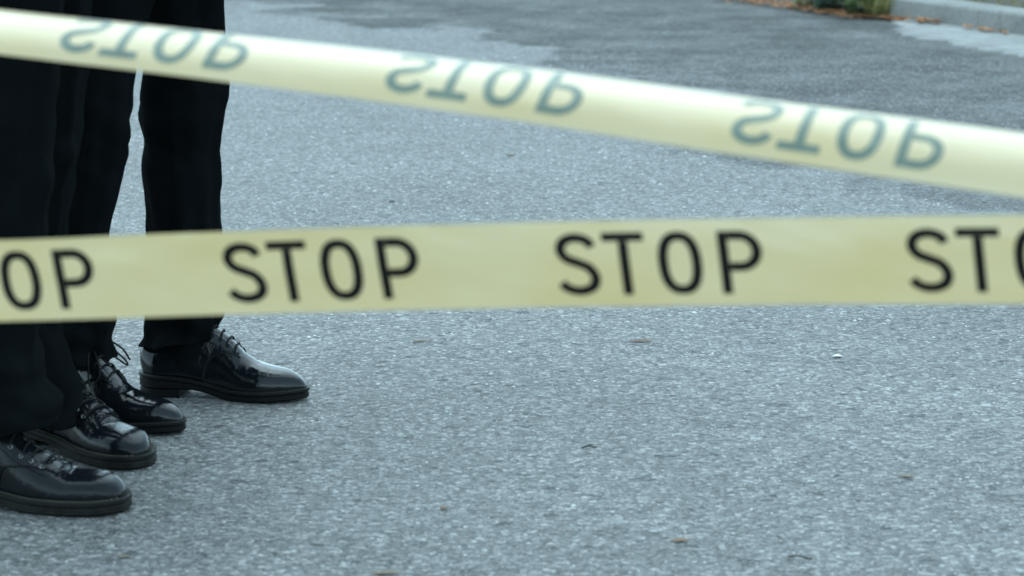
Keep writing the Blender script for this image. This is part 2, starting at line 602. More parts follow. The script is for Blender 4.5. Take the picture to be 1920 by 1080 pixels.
vs = []
ss = list(np.linspace(-9, -.5, 30)) + list(np.linspace(-.4, .3, 16)) + list(np.linspace(.5, 8, 24))
tt = [.0, .05, .12, .2, .3, .45, .7, 1.0, 1.6, 3, 8, 30]
for s in ss:
    for t in tt:
        t0 = KERB_W * smooth(-.25, -.02, s) - .02 + .03 * noise.noise(Vector((s * 4, 0, 2))) * (1 - smooth(-.3, -.05, s))
        z = verge_z(s, t + t0) + .012 * noise.noise(Vector((s * 5, t * 5, 1)))
        if t == 0: z = -.01 if s < -.1 else z
        vs.append(kp(s, t + t0, z))
verge = mesh_obj("verge", vs, grid_faces(len(ss), len(tt)), M['soil'])
tag(verge, "bare earth verge behind the kerb", kind="structure")


def blade(vs, fs, base, h, w, lean, az, bend=.5, segs=3):
    d = Vector((math.cos(az), math.sin(az), 0)); side = Vector((-d.y, d.x, 0))
    i0 = len(vs)
    for k in range(segs + 1):
        q = k / segs
        p = base + Vector((0, 0, h * (q - .25 * bend * q * q))) + d * (lean * (q * .4 + bend * q * q))
        ww = w * (1 - q) * .5 + .0004
        vs.append(p + side * ww); vs.append(p - side * ww)
    for k in range(segs):
        a = i0 + k * 2
        fs.append((a, a + 1, a + 3, a + 2))


# dry grass on the verge (stuff)
vs, fs = [], []
for i in range(5200):
    s = random.uniform(-2.4, 2.6)
    t = random.uniform(.02, 1.5) ** 1.2
    t += KERB_W if s > -.12 else .02
    b = kp(s, t, verge_z(s, t) - .004)
    blade(vs, fs, b, random.uniform(.02, .075), .004, random.uniform(.01, .05), random.uniform(0, 6.28))
gr = mesh_obj("verge_grass", vs, fs, M['straw'])
tag(gr, "short dry yellowish grass on the verge behind the kerb", "grass", kind="stuff")


def leaf_mesh(vs, fs, c, ln, wd, az, tilt, curl=.3):
    d = Vector((math.cos(az), math.sin(az), 0)); sd = Vector((-d.y, d.x, 0))
    i0 = len(vs)
    prof = [(-.5, .05), (-.25, .8), (.05, 1.0), (.3, .65), (.5, .03)]
    for q, w in prof:
        zz = tilt * ln * q * .5 + curl * ln * (q * q - .1)
        vs.append(c + d * ln * q + sd * wd * .5 * w + Vector((0, 0, zz + .15 * wd * w)))
        vs.append(c + d * ln * q + Vector((0, 0, zz)))
        vs.append(c + d * ln * q - sd * wd * .5 * w + Vector((0, 0, zz + .15 * wd * w)))
    for k in range(4):
        a = i0 + k * 3
        fs.append((a, a + 1, a + 4, a + 3)); fs.append((a + 1, a + 2, a + 5, a + 4))


# leaf litter drifted along the road edge
vs, fs, vs2, fs2 = [], [], [], []
for i in range(850):
    q = random.random()
    if q < .86:
        s = random.uniform(-1.6, .10); t = random.gauss(-.10, .075)
        if s > -.1: t = -abs(random.gauss(0.02, .03)) - .01
        z = .010
    elif q < .94:
        s = random.gauss(.28, .07); t = -abs(random.gauss(.02, .03)) - .02; z = .022
    else:
        s = random.gauss(.80, .09); t = -abs(random.gauss(.02, .03)) - .02; z = .022
    A = (vs, fs) if random.random() < .7 else (vs2, fs2)
    leaf_mesh(*A, kp(s, t, z + random.uniform(0, .012)), random.uniform(.02, .055), random.uniform(.008, .02), random.uniform(0, 6.28), random.uniform(-.3, .3))
lit = mesh_obj("leaf_litter", vs, fs, M['leaf_o'])
tag(lit, "orange fallen leaves drifted along the road edge and kerb foot", "leaf litter", kind="stuff")
lit2 = mesh_obj("tan_leaf_litter", vs2, fs2, M['leaf_b'])
tag(lit2, "tan dry leaves mixed into the orange drift at the road edge", "leaf litter", kind="stuff")


def weed(px, py, h, spread, n_leaf, mat, label, kind='broad'):
    base = on_plane(px, py, .02)
    e = empty("weed", base)
    tag(e, label, "weed", "weeds at the road edge beside the kerb nose")
    sv, sf, lv, lf = [], [], [], []
    for i in range(n_leaf // 5):
        az = random.uniform(0, 6.28); ln = h * random.uniform(.55, 1.0); sp = spread * random.uniform(.2, 1)
        d = Vector((math.cos(az), math.sin(az), 0))
        d0 = Vector((random.uniform(-1, 1), random.uniform(-1, 1), 0)) * spread * .6
        pts = [Vector((0, 0, -.01)) + d0 + d * .01, Vector((0, 0, ln * .5)) + d0 + d * sp * .35, Vector((0, 0, ln * .95)) + d0 + d * sp]
        a, b = tube(spline(pts, 4), .0018, 4)
        o = len(sv); sv += a; sf += [tuple(o + k for k in f) for f in b]
        for k in range(5):
            q = .08 + .92 * k / 4
            p = Vector((0, 0, ln * q)) + d0 + d * sp * q * q
            if kind == 'broad':
                leaf_mesh(lv, lf, p + Vector((random.gauss(0, .012), random.gauss(0, .012), 0)), random.uniform(.04, .075), random.uniform(.02, .038), random.uniform(0, 6.28), random.uniform(-.6, .8), random.uniform(-.3, .2))
            else:
                blade(lv, lf, d0 + (p - d0) * .3, ln, .007, sp * random.uniform(.6, 1.4), az + random.gauss(0, .6), .7)
    mesh_obj("stem", sv, sf, mat, e)
    mesh_obj("leaves", lv, lf, mat, e)
    return e


weed(1524, 8, .10, .17, 160, M['weed_y'], "low yellow green weed leftmost at the road edge", 'broad')
weed(1564, 14, .13, .15, 200, M['weed_b'], "blue green broad leaved weed left of the dark stone", 'broad')
weed(1624, 22, .18, .18, 260, M['weed'], "bushy dark green weed right of the dark stone", 'broad')
weed(1650, 26, .13, .12, 170, M['weed_y'], "yellow green grassy weed touching the kerb nose", 'blade')

# dark stone among the weeds
sb = on_plane(1594, 14, .0)
bm = bmesh.new()
bmesh.ops.create_icosphere(bm, subdivisions=3, radius=1.0)
for v in bm.verts:
    d = v.co.normalized()
    k = 1 + .28 * noise.noise(d * 1.7 + Vector((3, 1, 5))) + .08 * noise.noise(d * 5)
    v.co = Vector((d.x * .085 * k, d.y * .10 * k, max(-.02, d.z * .085 * k) + .04))
me = bpy.data.meshes.new("stone"); bm.to_mesh(me); bm.free()
me.polygons.foreach_set("use_smooth", [True] * len(me.polygons)); me.materials.append(M['rock'])
st = bpy.data.objects.new("stone", me); COL.objects.link(st); st.location = sb + Vector((.03, .10, .0))
tag(st, "dark blue grey stone sitting between the weeds", "stone")


# ------------------------------------------------------------------ shoes
class ShoeShape:
    def __init__(self, L, boot, side):
        self.L, self.boot, self.side = L, boot, side      # side +1: inner edge on +y (a right foot), -1: left foot
        self.spring = .002 if boot else .005

    def top(self, t):
        """height of the top of the sole"""
        if self.boot: return interp(t, [0, .25, .6, 1.0], [.033, .030, .022, .021])
        return interp(t, [0, .25, .6, 1.0], [.041, .037, .019, .018])

    def zspring(self, t):
        return self.spring * smooth(.62, 1.0, t) ** 1.3

    def halfw(self, t):
        """(centre offset, half width) of the sole at t"""
        if self.boot:
            w = interp(t, [0, .12, .3, .45, .62, .75, .88, 1.0], [.033, .036, .034, .037, .048, .051, .047, .036])
            pe = 2.6
        else:
            w = interp(t, [0, .12, .3, .45, .62, .72, .86, 1.0], [.031, .034, .031, .035, .047, .048, .039, .026])
            pe = 2.2
        a = .13
        if t < a: w *= max(0, 1 - (1 - t / a) ** 2.3) ** (1 / 2.3)
        bb = .17 if self.boot else .20
        if t > 1 - bb: w *= max(0, 1 - ((t - 1 + bb) / bb) ** pe) ** (1 / pe)
        c = interp(t, [0, .3, .5, .7, .9, 1.0], [0, .001, -.004, .001, .006, .008]) * self.side
        return c, w

    def height(self, t):
        if self.boot:
            H = interp(t, [0, .1, .25, .4, .5, .56, .62, .69, .75, .82, .9, 1.0], [.115, .120, .132, .128, .099, .090, .080, .067, .058, .057, .055, .046])
            a, pe = .14, 2.6
        else:
            H = interp(t, [0, .1, .25, .42, .5, .565, .63, .70, .78, .88, 1.0], [.088, .094, .118, .128, .116, .098, .079, .066, .058, .051, .040])
            a, pe = .13, 2.1
        base = self.top(t)
        if t > 1 - a:
            H = base + (H - base) * max(0, 1 - ((t - 1 + a) / a) ** pe) ** (1 / pe)
        return H

    def surf(self, t, phi, off=0.0):
        if off:
            e = 1e-3
            t = min(max(t, .012), .988)
            p = self.surf(t, phi)
            a = self.surf(t + e, phi) - self.surf(t - e, phi)
            b = self.surf(t, min(phi + e, math.pi)) - self.surf(t, max(phi - e, 0))
            n = b.cross(a)
            if n.length < 1e-12: n = Vector((0, 0, 1))
            n.normalize()
            ctr = Vector((t * self.L, self.halfw(t)[0], .03))
            if n.dot(p - ctr) < 0: n = -n
            return p + n * off
        c, w = self.halfw(t)
        w = max(w - .0035, w * .9)
        H = self.height(t)
        cs, sn = math.cos(phi), math.sin(phi)
        px = interp(t, [0, .3, .6, .85, 1], [2.3, 2.5, 2.6, 3.0, 2.5] if self.boot else [2.1, 2.3, 2.35, 2.5, 2.3])
        y = w * math.copysign(abs(cs) ** (2 / px), cs)
        zz = sn ** (2 / px)
        z = self.top(t) + (H - self.top(t)) * zz
        # shaft: slim the upper part towards the ankle
        hi = max(0, (z - .055) / .08)
        y *= 1 - .10 * min(1, hi)
        # ridge of the instep
        y *= 1 - .18 * smooth(.35, .6, t) * (1 - smooth(.62, .8, t)) * zz ** 2
        x = t * self.L
        # heel counter bulge
        x += (.006 * math.sin(min(1, max(0, z - self.top(t)) / .06) * math.pi) - .004) * (smooth(.2, 0, t) if t < .2 else 0) * -1
        # flexing creases across the vamp
        k = smooth(.56, .62, t) * (1 - smooth(.72, .80, t))
        amp = .0019 if self.boot else .0014
        wob = noise.noise(Vector((t * 9, phi * 1.3, 4 + self.side + self.boot * 3)))
        z -= amp * k * zz * (math.sin(t * 120 + 2.0 * math.sin(phi) + 5 * wob) * .7 + 1.2 * wob)
        # leather never perfectly smooth
        q = noise.noise(Vector((t * 6, y * 30, z * 28)) + Vector((self.side * 7, self.boot * 5, 0)))
        z += .0010 * q * zz
        y += .0009 * q * (1 if cs > 0 else -1)
        return Vector((x, c + y, z + self.zspring(t)))


def arch_patch(sh, t0f, t1f, p0, p1, nt, np_, off, thick=0.0):
    """patch of the upper between the angles p0 and p1; t range may depend on the angle"""
    vs = []
    for j in range(np_):
        ph = p0 + (p1 - p0) * j / (np_ - 1)
        a, b = t0f(ph), t1f(ph)
        for i in range(nt):
            t = a + (b - a) * i / (nt - 1)
            vs.append(sh.surf(t, ph, off))
    return vs, grid_faces(np_, nt)


def cos_space(n):
    return [.5 - .5 * math.cos(math.pi * i / (n - 1)) for i in range(n)]


def outline(sh, t, sgn, grow):
    """point of the sole outline on one side, moved outwards by grow"""
    e = 2e-4
    def pt(tt):
        tt = min(1, max(0, tt)); c, w = sh.halfw(tt)
        return Vector((tt * sh.L, c + sgn * w))
    d = pt(t + e) - pt(t - e)
    n = Vector((-d.y, d.x)) * sgn
    if t < 1e-4: n = Vector((-1, 0))
    elif t > 1 - 1e-4: n = Vector((1, 0))
    return pt(t) + n.normalized() * grow


def sole_loft(sh, stations, zb, zt, grow, bev=.002):
    """closed solid between heights zb(t) and zt(t) following the sole outline"""
    vs = []
    for t in stations:
        b, tp = zb(t), zt(t)
        bv = min(bev, (tp - b) * .4)
        for sgn, gr, z in ((-1, grow - bv, b), (1, grow - bv, b), (1, grow, b + bv), (1, grow, tp - bv), (1, grow - bv, tp), (-1, grow - bv, tp), (-1, grow, tp - bv), (-1, grow, b + bv)):
            p = outline(sh, t, sgn, gr)
            vs.append(Vector((p.x, p.y, z)))
    fs = grid_faces(len(stations), 8, closed_m=True)
    fs.append(tuple(range(8))[::-1]); fs.append(tuple((len(stations) - 1) * 8 + k for k in range(8)))
    return vs, fs


def build_shoe(person, heel, toe, boot, side, bow=False, label=None):
    v = toe - heel
    sh = ShoeShape(v.length, boot, side)
    leather = M['boot'] if boot else M['leather']
    # the upper
    st = cos_space(72)
    nphi = 44
    vs = [sh.surf(t, math.pi * (.5 - .5 * math.cos(math.pi * j / (nphi - 1)))) for t in st for j in range(nphi)]
    up = mesh_obj("boot" if boot else "shoe", vs, grid_faces(len(st), nphi), leather, person)
    up.location = heel - person.location
    up.rotation_euler = (0, 0, math.atan2(v.y, v.x))
    if label: up["label"] = label
    auto_smooth(up, 75)
    # quarters overlapping the vamp, open over the tongue
    e_in = R(62) if boot else R(68)
    for sgn in (0, 1):
        def fr(ph):
            p = ph if sgn == 0 else math.pi - ph
            q = p / e_in
            return interp(q, [0, .25, .5, .75, .93, 1.0], [.40, .43, .515, .63, .70, .685] if boot else [.40, .42, .49, .565, .615, .60])
        p0, p1 = (0.0, e_in) if sgn == 0 else (math.pi, math.pi - e_in)
        vs, fs = arch_patch(sh, lambda p: .015, fr, p0, p1, 44, 20, .0022)
        qo = mesh_obj("quarter", vs, fs, leather, up)
        md = qo.modifiers.new("thickness", 'SOLIDIFY'); md.thickness = .0026; md.offset = -1 if sgn == 0 else 1
        # seam of stitches inside the facing edge
        edge = []
        for k in range(40):
            q = k / 39
            p = (p0 + (p1 - p0) * (.25 + .72 * q))
            edge.append(sh.surf(fr(p) - .014, p, .0030))
        a, b = tube(edge, .0006, 5)
        mesh_obj("seam", a, b, M['sole'], up)
        # long facing seam parallel to the opening
        lo = R(36) if boot else R(46)
        edge = [sh.surf(.36 + ((.655 if boot else .57) - .36) * k / 29, lo if sgn == 0 else math.pi - lo, .0030) for k in range(30)]
        a, b = tube(edge, .0006, 5)
        mesh_obj("seam", a, b, M['sole'], up)
    # tongue
    vs, fs = arch_patch(sh, lambda p: .30, lambda p: .66 if boot else .585, R(58), R(122), 20, 12, .0008)
    mesh_obj("tongue", vs, fs, leather, up)
    # laces and eyelets
    rows = [.445, .49, .535, .575] if not boot else [.46, .52, .575, .63]
    el = R(50) if boot else R(58)
    for i, t in enumerate(rows):
        pts = []
        for k in range(15):
            q = k / 14
            ph = el + (math.pi - 2 * el) * q
            lift = .0022 + .0016 * math.sin(math.pi * q)
            pts.append(sh.surf(t + (.012 * (q - .5) * (1 if i % 2 else -1)), ph, lift))
        pts = [sh.surf(t, el - R(2), .0010)] + pts + [sh.surf(t, math.pi - el + R(2), .0010)]
        a, b = tube(pts, .0019, 7)
        mesh_obj("lace", a, b, M['lace'], up)
        for ph in (el, math.pi - el):
            c = sh.surf(t, ph, .0030)
            n = (sh.surf(t, ph, .006) - c).normalized()
            ux = n.orthogonal().normalized(); uy = n.cross(ux)
            ring = [c + (ux * math.cos(2 * math.pi * k / 12) + uy * math.sin(2 * math.pi * k / 12)) * .0030 for k in range(13)]
            a, b = tube(ring, .0008, 5)
            mesh_obj("eyelet", a, b, M['eyelet'] if boot else M['sole'], up)
    if bow:
        c = sh.surf(rows[0] - .03, R(90), .006)
        def cord(pts, r=.0018):
            a, b = tube(spline([c + Vector(p) for p in pts], 8), r, 7)
            mesh_obj("lace", a, b, M['lace'], up)
        cord([(0, 0, 0), (.004, -.024, .004), (-.002, -.040, -.022), (.012, -.030, -.030), (.010, -.012, -.006), (.002, 0, .001)])
        cord([(0, 0, 0), (.012, .030, -.002), (.034, .050, -.026), (.042, .050, -.038), (.028, .030, -.020), (.002, 0, .001)])
        cord([(.002, 0, 0), (.016, -.024, -.012), (.028, -.040, -.042), (.034, -.044, -.058)])
        cord([(.002, 0, 0), (.022, -.012, -.010), (.048, -.034, -.036), (.040, -.042, -.056)])
        cord([(0, 0, 0), (.006, .04, .004), (.012, .075, -.016), (.016, .092, -.040)])
    # welt, sole and heel
    ws = .0045 if not boot else .0065
    stn = cos_space(84)
    zt = lambda t: sh.top(t) + .0015 + sh.zspring(t)
    zw = lambda t: sh.top(t) - (.005 if not boot else .006) + sh.zspring(t)
    vs, fs = sole_loft(sh, stn, zw, zt, ws, .0012)
    auto_smooth(mesh_obj("welt", vs, fs, M['welt'], up))
    thick = .010 if not boot else .020
    def zb(t):
        z = sh.zspring(t) * .9
        if not boot:
            z += .015 * (1 - smooth(.32, .56, t))
        else:
            z += .011 * (1 - smooth(.36, .54, t))
        return z + .0006
    vs, fs = sole_loft(sh, stn, zb, lambda t: zw(t) - .0006, ws - .0012, .003)
    auto_smooth(mesh_obj("sole", vs, fs, M['bootsole'] if boot else M['sole'], up))
    if boot:      # ridges round the rubber sole
        for rz in (.3, .62):
            ring = []
            for sgn in (1, -1):
                for t in (stn if sgn > 0 else stn[::-1]):
                    op = outline(sh, t, sgn, ws - .0012)
                    ring.append(Vector((op.x, op.y, zb(t) + (zw(t) - zb(t)) * rz)))
            a, b = tube(ring, .0010, 5)
            mesh_obj("sole_ridge", a, b, M['bootsole'], up)
        # welt stitches
        vs, fs = [], []
        for sgn in (1, -1):
            for k in range(64):
                t = .05 + .93 * k / 63
                o1 = outline(sh, t, sgn, ws * .3); o2 = outline(sh, min(.995, t + .009), sgn, ws * .3)
                p = Vector((o1.x, o1.y, zt(t) + .0002)); q = Vector((o2.x, o2.y, zt(t) + .0002))
                a, b = tube([p, (p + q) / 2 + Vector((0, 0, .0006)), q], .0008, 5)
                o = len(vs); vs += a; fs += [tuple(o + x for x in f) for f in b]
        mesh_obj("welt_stitching", vs, fs, M['stitch'], up)["kind"] = "stuff"
    hs_ = [t for t in stn if t < .27]
    vs, fs = sole_loft(sh, hs_, lambda t: .0004, lambda t: zb(t) - .0004 if t > .0 else zb(t) - .0004, ws - .0016, .002)
    auto_smooth(mesh_obj("heel", vs, fs, M['bootsole'] if boot else M['sole'], up))
    return up, sh


# ------------------------------------------------------------------ people
def leg_cloth(path, rings, seed, hem_drop, facing):
    """verts of one trouser leg. path(z) -> centre xy; rings: list of (z, r_front, r_side)"""
    zs = [r[0] for r in rings]
    nz, na = 96, 72
    f = Vector((math.cos(facing), math.sin(facing), 0)); sd = Vector((-f.y, f.x, 0))
    vs = []
    for i in range(nz):
        q = i / (nz - 1)
        z = zs[0] + (zs[-1] - zs[0]) * q ** 1.25
        cx, cy, ff = path(z)
        ra = interp(z, zs, [r[1] for r in rings]); rb = interp(z, zs, [r[2] for r in rings])
        for k in range(na):
            a = 2 * math.pi * k / na
            ca, sa = math.cos(a), math.sin(a)
            # horizontal drag folds near the ankle and the back of the knee, long soft folds above
            n1 = noise.noise(Vector((ca * 1.1 + seed, sa * 1.1, z * 17)))
            n2 = noise.noise(Vector((ca * 2.0 + seed * 2, sa * 2.0, z * 4)))
            n3 = noise.noise(Vector((ca * 1.3 + seed * 3, sa * 1.3, z * 34 + 1.5 * ca)))
            low = 1 - smooth(.16, .36, z); knee = math.exp(-((z - .50) / .09) ** 2)
            d = .014 * n2 + .020 * n1 * (low + .5 * knee + .18) + .008 * n3 * (low + .4 * knee + .1)
            crease = .006 * max(0, 1 - abs(math.atan2(sa, ca)) / .22) ** 1.5 * (1 - .6 * low)
            x = (ra + d + crease) * ca; y = (rb + d) * sa
            zz = z
            if q < .35:
                w = (1 - q / .35) ** 1.5
                zz += w * (hem_drop[0] * max(0, ca) + hem_drop[1] * max(0, -ca) + .006 * noise.noise(Vector((ca * 1.5 + seed, sa * 1.5, 0))))
            fv = Vector((math.cos(ff), math.sin(ff), 0)); sv = Vector((-fv.y, fv.x, 0))
            vs.append(Vector((cx, cy, zz)) + fv * x + sv * y)
    return vs, grid_faces(nz, na, closed_m=True)


def build_person(label, boots, feet, hips, height, seed, leg_specs, bow, shoe_labels):
    """feet: ((heel, toe) near, (heel, toe) far)"""
    mid = (feet[0][0] + feet[0][1] + feet[1][0] + feet[1][1]) / 4
    e = empty("person", Vector((mid.x, mid.y, 0)))
    tag(e, label, "person", "people standing behind the tape")
    base = e.location.copy()
    k = height / 1.78
    yaw = sum(math.atan2((b - a).y, (b - a).x) for a, b in feet) / 2
    fw = Vector((math.cos(yaw), math.sin(yaw), 0)); lf = Vector((-fw.y, fw.x, 0))
    hipc = Vector((hips[0], hips[1], 0))
    ankles = []
    for i, (a, b) in enumerate(feet):
        build_shoe(e, a, b, boots, 1 if i == 0 else -1, bow=(i in bow), label=shoe_labels[i])
        ankles.append(a.lerp(b, .25))
    # trousers: two legs and the seat in one garment
    V, Fc, paths = [], [], []
    hip_z, crotch = .98 * k, .83 * k
    for i in range(2):
        sg = -1 if i == 0 else 1                 # near leg is the right leg
        rings, offs, hem, dyl = leg_specs[i]
        fa = math.atan2((feet[i][1] - feet[i][0]).y, (feet[i][1] - feet[i][0]).x)
        top = hipc + lf * (sg * .085)
        an = ankles[i]
        def path(z, an=an, top=top, offs=offs, fa=fa, dyl=dyl):
            y = an.y + (top.y - an.y) * smooth(.05, .92, z) + dyl * (1 - smooth(.08, .28, z))
            u = interp(z, [o[0] for o in offs], [o[1] for o in offs])
            return (u - 960) / F_PX * (y * math.cos(PITCH) + (CAM_H - z) * math.sin(PITCH)), y, fa + (yaw - fa) * smooth(.1, .6, z)
        paths.append(path)
        vs, fs = leg_cloth(path, rings, seed + i * 3.3, hem, fa)
        o = len(V)
        V += [v - base for v in vs]; Fc += [tuple(o + x for x in f) for f in fs]
    tops = [paths[0](.90), paths[1](.90)]
    hipc = Vector(((tops[0][0] + tops[1][0]) / 2, (tops[0][1] + tops[1][1]) / 2, 0))
    na = 40
    o = len(V)
    for j in range(9):
        q = j / 8; z = crotch - .02 + (1.06 * k - crotch + .02) * q
        ra = .125 + .012 * math.sin(q * 3) - .02 * (1 - q); rb = .185 - .015 * q
        for a_ in range(na):
            a = 2 * math.pi * a_ / na
            V.append(Vector((hipc.x, hipc.y, z)) + fw * (ra * math.cos(a)) + lf * (rb * math.sin(a)) - base)
    Fc += [tuple(o + x for x in f) for f in grid_faces(9, na, closed_m=True)]
    Fc.append(tuple(o + x for x in range(na))[::-1])
    tr = mesh_obj("trousers", V, Fc, M['cloth'], e)
    md = tr.modifiers.new("thickness", 'SOLIDIFY'); md.thickness = .002; md.offset = -1

    # body: one continuous skinned surface under the clothes
    def skin(name, verts, edges, mat, root=0, levels=2):
        me = bpy.data.meshes.new(name)
        me.from_pydata([tuple(v[0] - base) for v in verts], edges, [])
        me.materials.append(mat)
        ob = bpy.data.objects.new(name, me); COL.objects.link(ob); ob.parent = e
        sm = ob.modifiers.new("skin", 'SKIN'); sm.use_smooth_shade = True
        for i, sv in enumerate(me.skin_vertices[0].data):
            r = verts[i][1]
            sv.radius = r if isinstance(r, tuple) else (r, r)
            sv.use_root = (i == root)
        ss_ = ob.modifiers.new("subdivision", 'SUBSURF'); ss_.levels = levels; ss_.render_levels = levels
        return ob
    P = lambda f, s, z: hipc + fw * f + lf * s + Vector((0, 0, z * k))
    vt = [(P(0, 0, .96), .12), (P(.005, 0, 1.12), .115), (P(.0, 0, 1.30), .125), (P(-.01, 0, 1.43), .10), (P(0, 0, 1.50), .058),
          (P(.02, 0, 1.57), .062), (P(.02, 0, 1.67), .083), (P(.01, 0, 1.735), .06)]
    ed = [(i, i + 1) for i in range(7)]
    vt.append((P(.115, 0, 1.615), .012)); ed.append((6, 8))                       # nose
    for s in (-1, 1):
        vt.append((P(.005, .092 * s, 1.63), .014)); ed.append((6, len(vt) - 1))   # ears
    arm_pts = {}
    for s in (-1, 1):
        i0 = len(vt)
        vt += [(P(-.01, .17 * s, 1.42), .06), (P(-.03, .23 * s, 1.27), .047), (P(-.02, .25 * s, 1.12), .042), (P(.12, .17 * s, 1.06), .033),
               (P(.20, .09 * s, 1.04), .026), (P(.25, .045 * s, 1.035), .030)]
        ed += [(3, i0)] + [(i0 + q, i0 + q + 1) for q in range(5)]
        palm = i0 + 5
        for fi, (df, dz, ln) in enumerate(((.0, .030, .9), (.006, .010, 1.0), (.004, -.010, .95), (-.002, -.028, .75))):
            a0 = len(vt)
            b0 = P(.27 + df, .03 * s, 1.035 + dz)
            vt += [(b0, .0095), (b0 + (fw * .018 - lf * .030 * s) * ln, .0088), (b0 + (fw * .004 - lf * .055 * s) * ln, .0078)]
            ed += [(palm, a0), (a0, a0 + 1), (a0 + 1, a0 + 2)]
        a0 = len(vt)
        b0 = P(.235, .05 * s, 1.075)
        vt += [(b0, .011), (b0 + fw * .02 - lf * .02 * s + Vector((0, 0, .012)), .0095)]
        ed += [(palm, a0), (a0, a0 + 1)]
    for i in range(2):
        sg = -1 if i == 0 else 1
        i0 = len(vt)
        an = ankles[i]
        pz = lambda z: Vector((paths[i](z)[0], paths[i](z)[1], z))
        hip = pz(.88)
        kn = pz(.50)
        f2 = (feet[i][1] - feet[i][0]).normalized()
        vt += [(hip, .07), (kn, .046), (pz(.36), .046), (pz(.19), .034), (an + f2 * .015 + Vector((0, 0, .085)), .020), (an + f2 * .08 + Vector((0, 0, .06)), .012)]
        ax = an + f2 * .012
        a, b = tube([ax.lerp(Vector((*paths[i](z)[:2], 0)), smooth(.08, .2, z)) + Vector((0, 0, z)) - base for z in (.06, .08, .10, .14, .20, .28)], [.034, .040, .040, .038, .040, .046], 20)
        mesh_obj("sock", a, b, M['cloth'], e)
        ed += [(0, i0)] + [(i0 + q, i0 + q + 1) for q in range(5)]
    skin("body", vt, ed, M['skin'])
    # jacket over torso and arms
    jv = [(P(0, 0, .93), (.175, .135)), (P(.0, 0, 1.10), (.165, .125)), (P(0, 0, 1.28), (.175, .135)), (P(-.01, 0, 1.42), (.13, .10)), (P(-.005, 0, 1.485), (.068, .068))]
    je = [(0, 1), (1, 2), (2, 3), (3, 4)]
    for s in (-1, 1):
        i0 = len(jv)
        jv += [(P(-.01, .17 * s, 1.42), .078), (P(-.03, .23 * s, 1.27), .064), (P(-.02, .25 * s, 1.12), .058), (P(.12, .17 * s, 1.06), .048), (P(.19, .10 * s, 1.042), .042)]
        je += [(3, i0)] + [(i0 + q, i0 + q + 1) for q in range(4)]
    skin("jacket", jv, je, M['cloth'])
    hv = [(P(-.012, 0, 1.60), .066), (P(-.015, 0, 1.68), .092), (P(.015, 0, 1.735), .075)]
    skin("hair", hv, [(0, 1), (1, 2)], M['hair'])
    return e


def foot(hu, hv, tu, tv):
    return on_plane(hu, hv), on_plane(tu, tv)


# rings: (height, half depth along the facing, half width); offs: shift along the facing at a height
A_near = foot(-120, 928, 231, 960)
A_far = foot(32, 812, 277, 876)
B_near = foot(62, 774, 337, 815)
B_far = foot(268, 735, 578, 748)

ringsAn = [(.112, .090, .080), (.14, .088, .076), (.25, .084, .072), (.40, .086, .076), (.52, .090, .080), (.70, .098, .090), (.92, .11, .095)]
ringsAf = [(.078, .090, .078), (.14, .082, .074), (.20, .078, .070), (.35, .082, .072), (.52, .086, .080), (.70, .094, .090), (.92, .11, .095)]
ringsB = [(.105, .070, .064), (.14, .067, .060), (.25, .063, .060), (.40, .066, .064), (.52, .072, .068), (.70, .080, .080), (.92, .10, .09)]
ringsBf = [(.100, .066, .064), (.14, .062, .060), (.25, .062, .060), (.40, .066, .064), (.49, .067, .067), (.545, .078, .070), (.60, .072, .072), (.70, .072, .076), (.92, .10, .09)]
hipA = (A_near[0].lerp(A_near[1], .25) + A_far[0].lerp(A_far[1], .25)) / 2
hipB = B_near[0].lerp(B_near[1], .25).lerp(B_far[0].lerp(B_far[1], .25), .75)

# leg centre lines: (height, image column they stand at)
build_person("person in wide black trousers and round toed black boots, nearest the camera", True, (A_near, A_far), (hipA.x, hipA.y), 1.80, 1.0,
             ((ringsAn, [(.08, 0), (.13, -14), (.25, -30), (.5, -10), (.9, 10)], (.010, -.02), 0),
              (ringsAf, [(.07, 66), (.11, 64), (.15, 46), (.20, 30), (.335, 34), (.6, 50), (.9, 55)], (-.024, -.012), -.05)), (),
             ("front boot with rounded toe and thick dusty sole", "rear boot half hidden by the trouser leg"))
build_person("person in slim black trousers and shiny black lace up dress shoes, standing farther back", False, (B_near, B_far), (hipB.x, hipB.y), 1.78, 5.0,
             ((ringsB, [(.08, 142), (.14, 142), (.31, 136), (.485, 164), (.58, 165), (.72, 190), (.92, 260)], (.004, -.012), 0),
              (ringsBf, [(.08, 345), (.14, 345), (.29, 341), (.42, 341), (.5, 340), (.55, 346), (.7, 338), (.92, 320)], (.010, -.010), 0)), (0,),
             ("dress shoe turned towards the camera with hanging lace loops", "polished dress shoe seen from the side, farthest forward"))


# ------------------------------------------------------------------ barrier tapes
TAPE_W = 0.075
INK_GAP = 0.0005


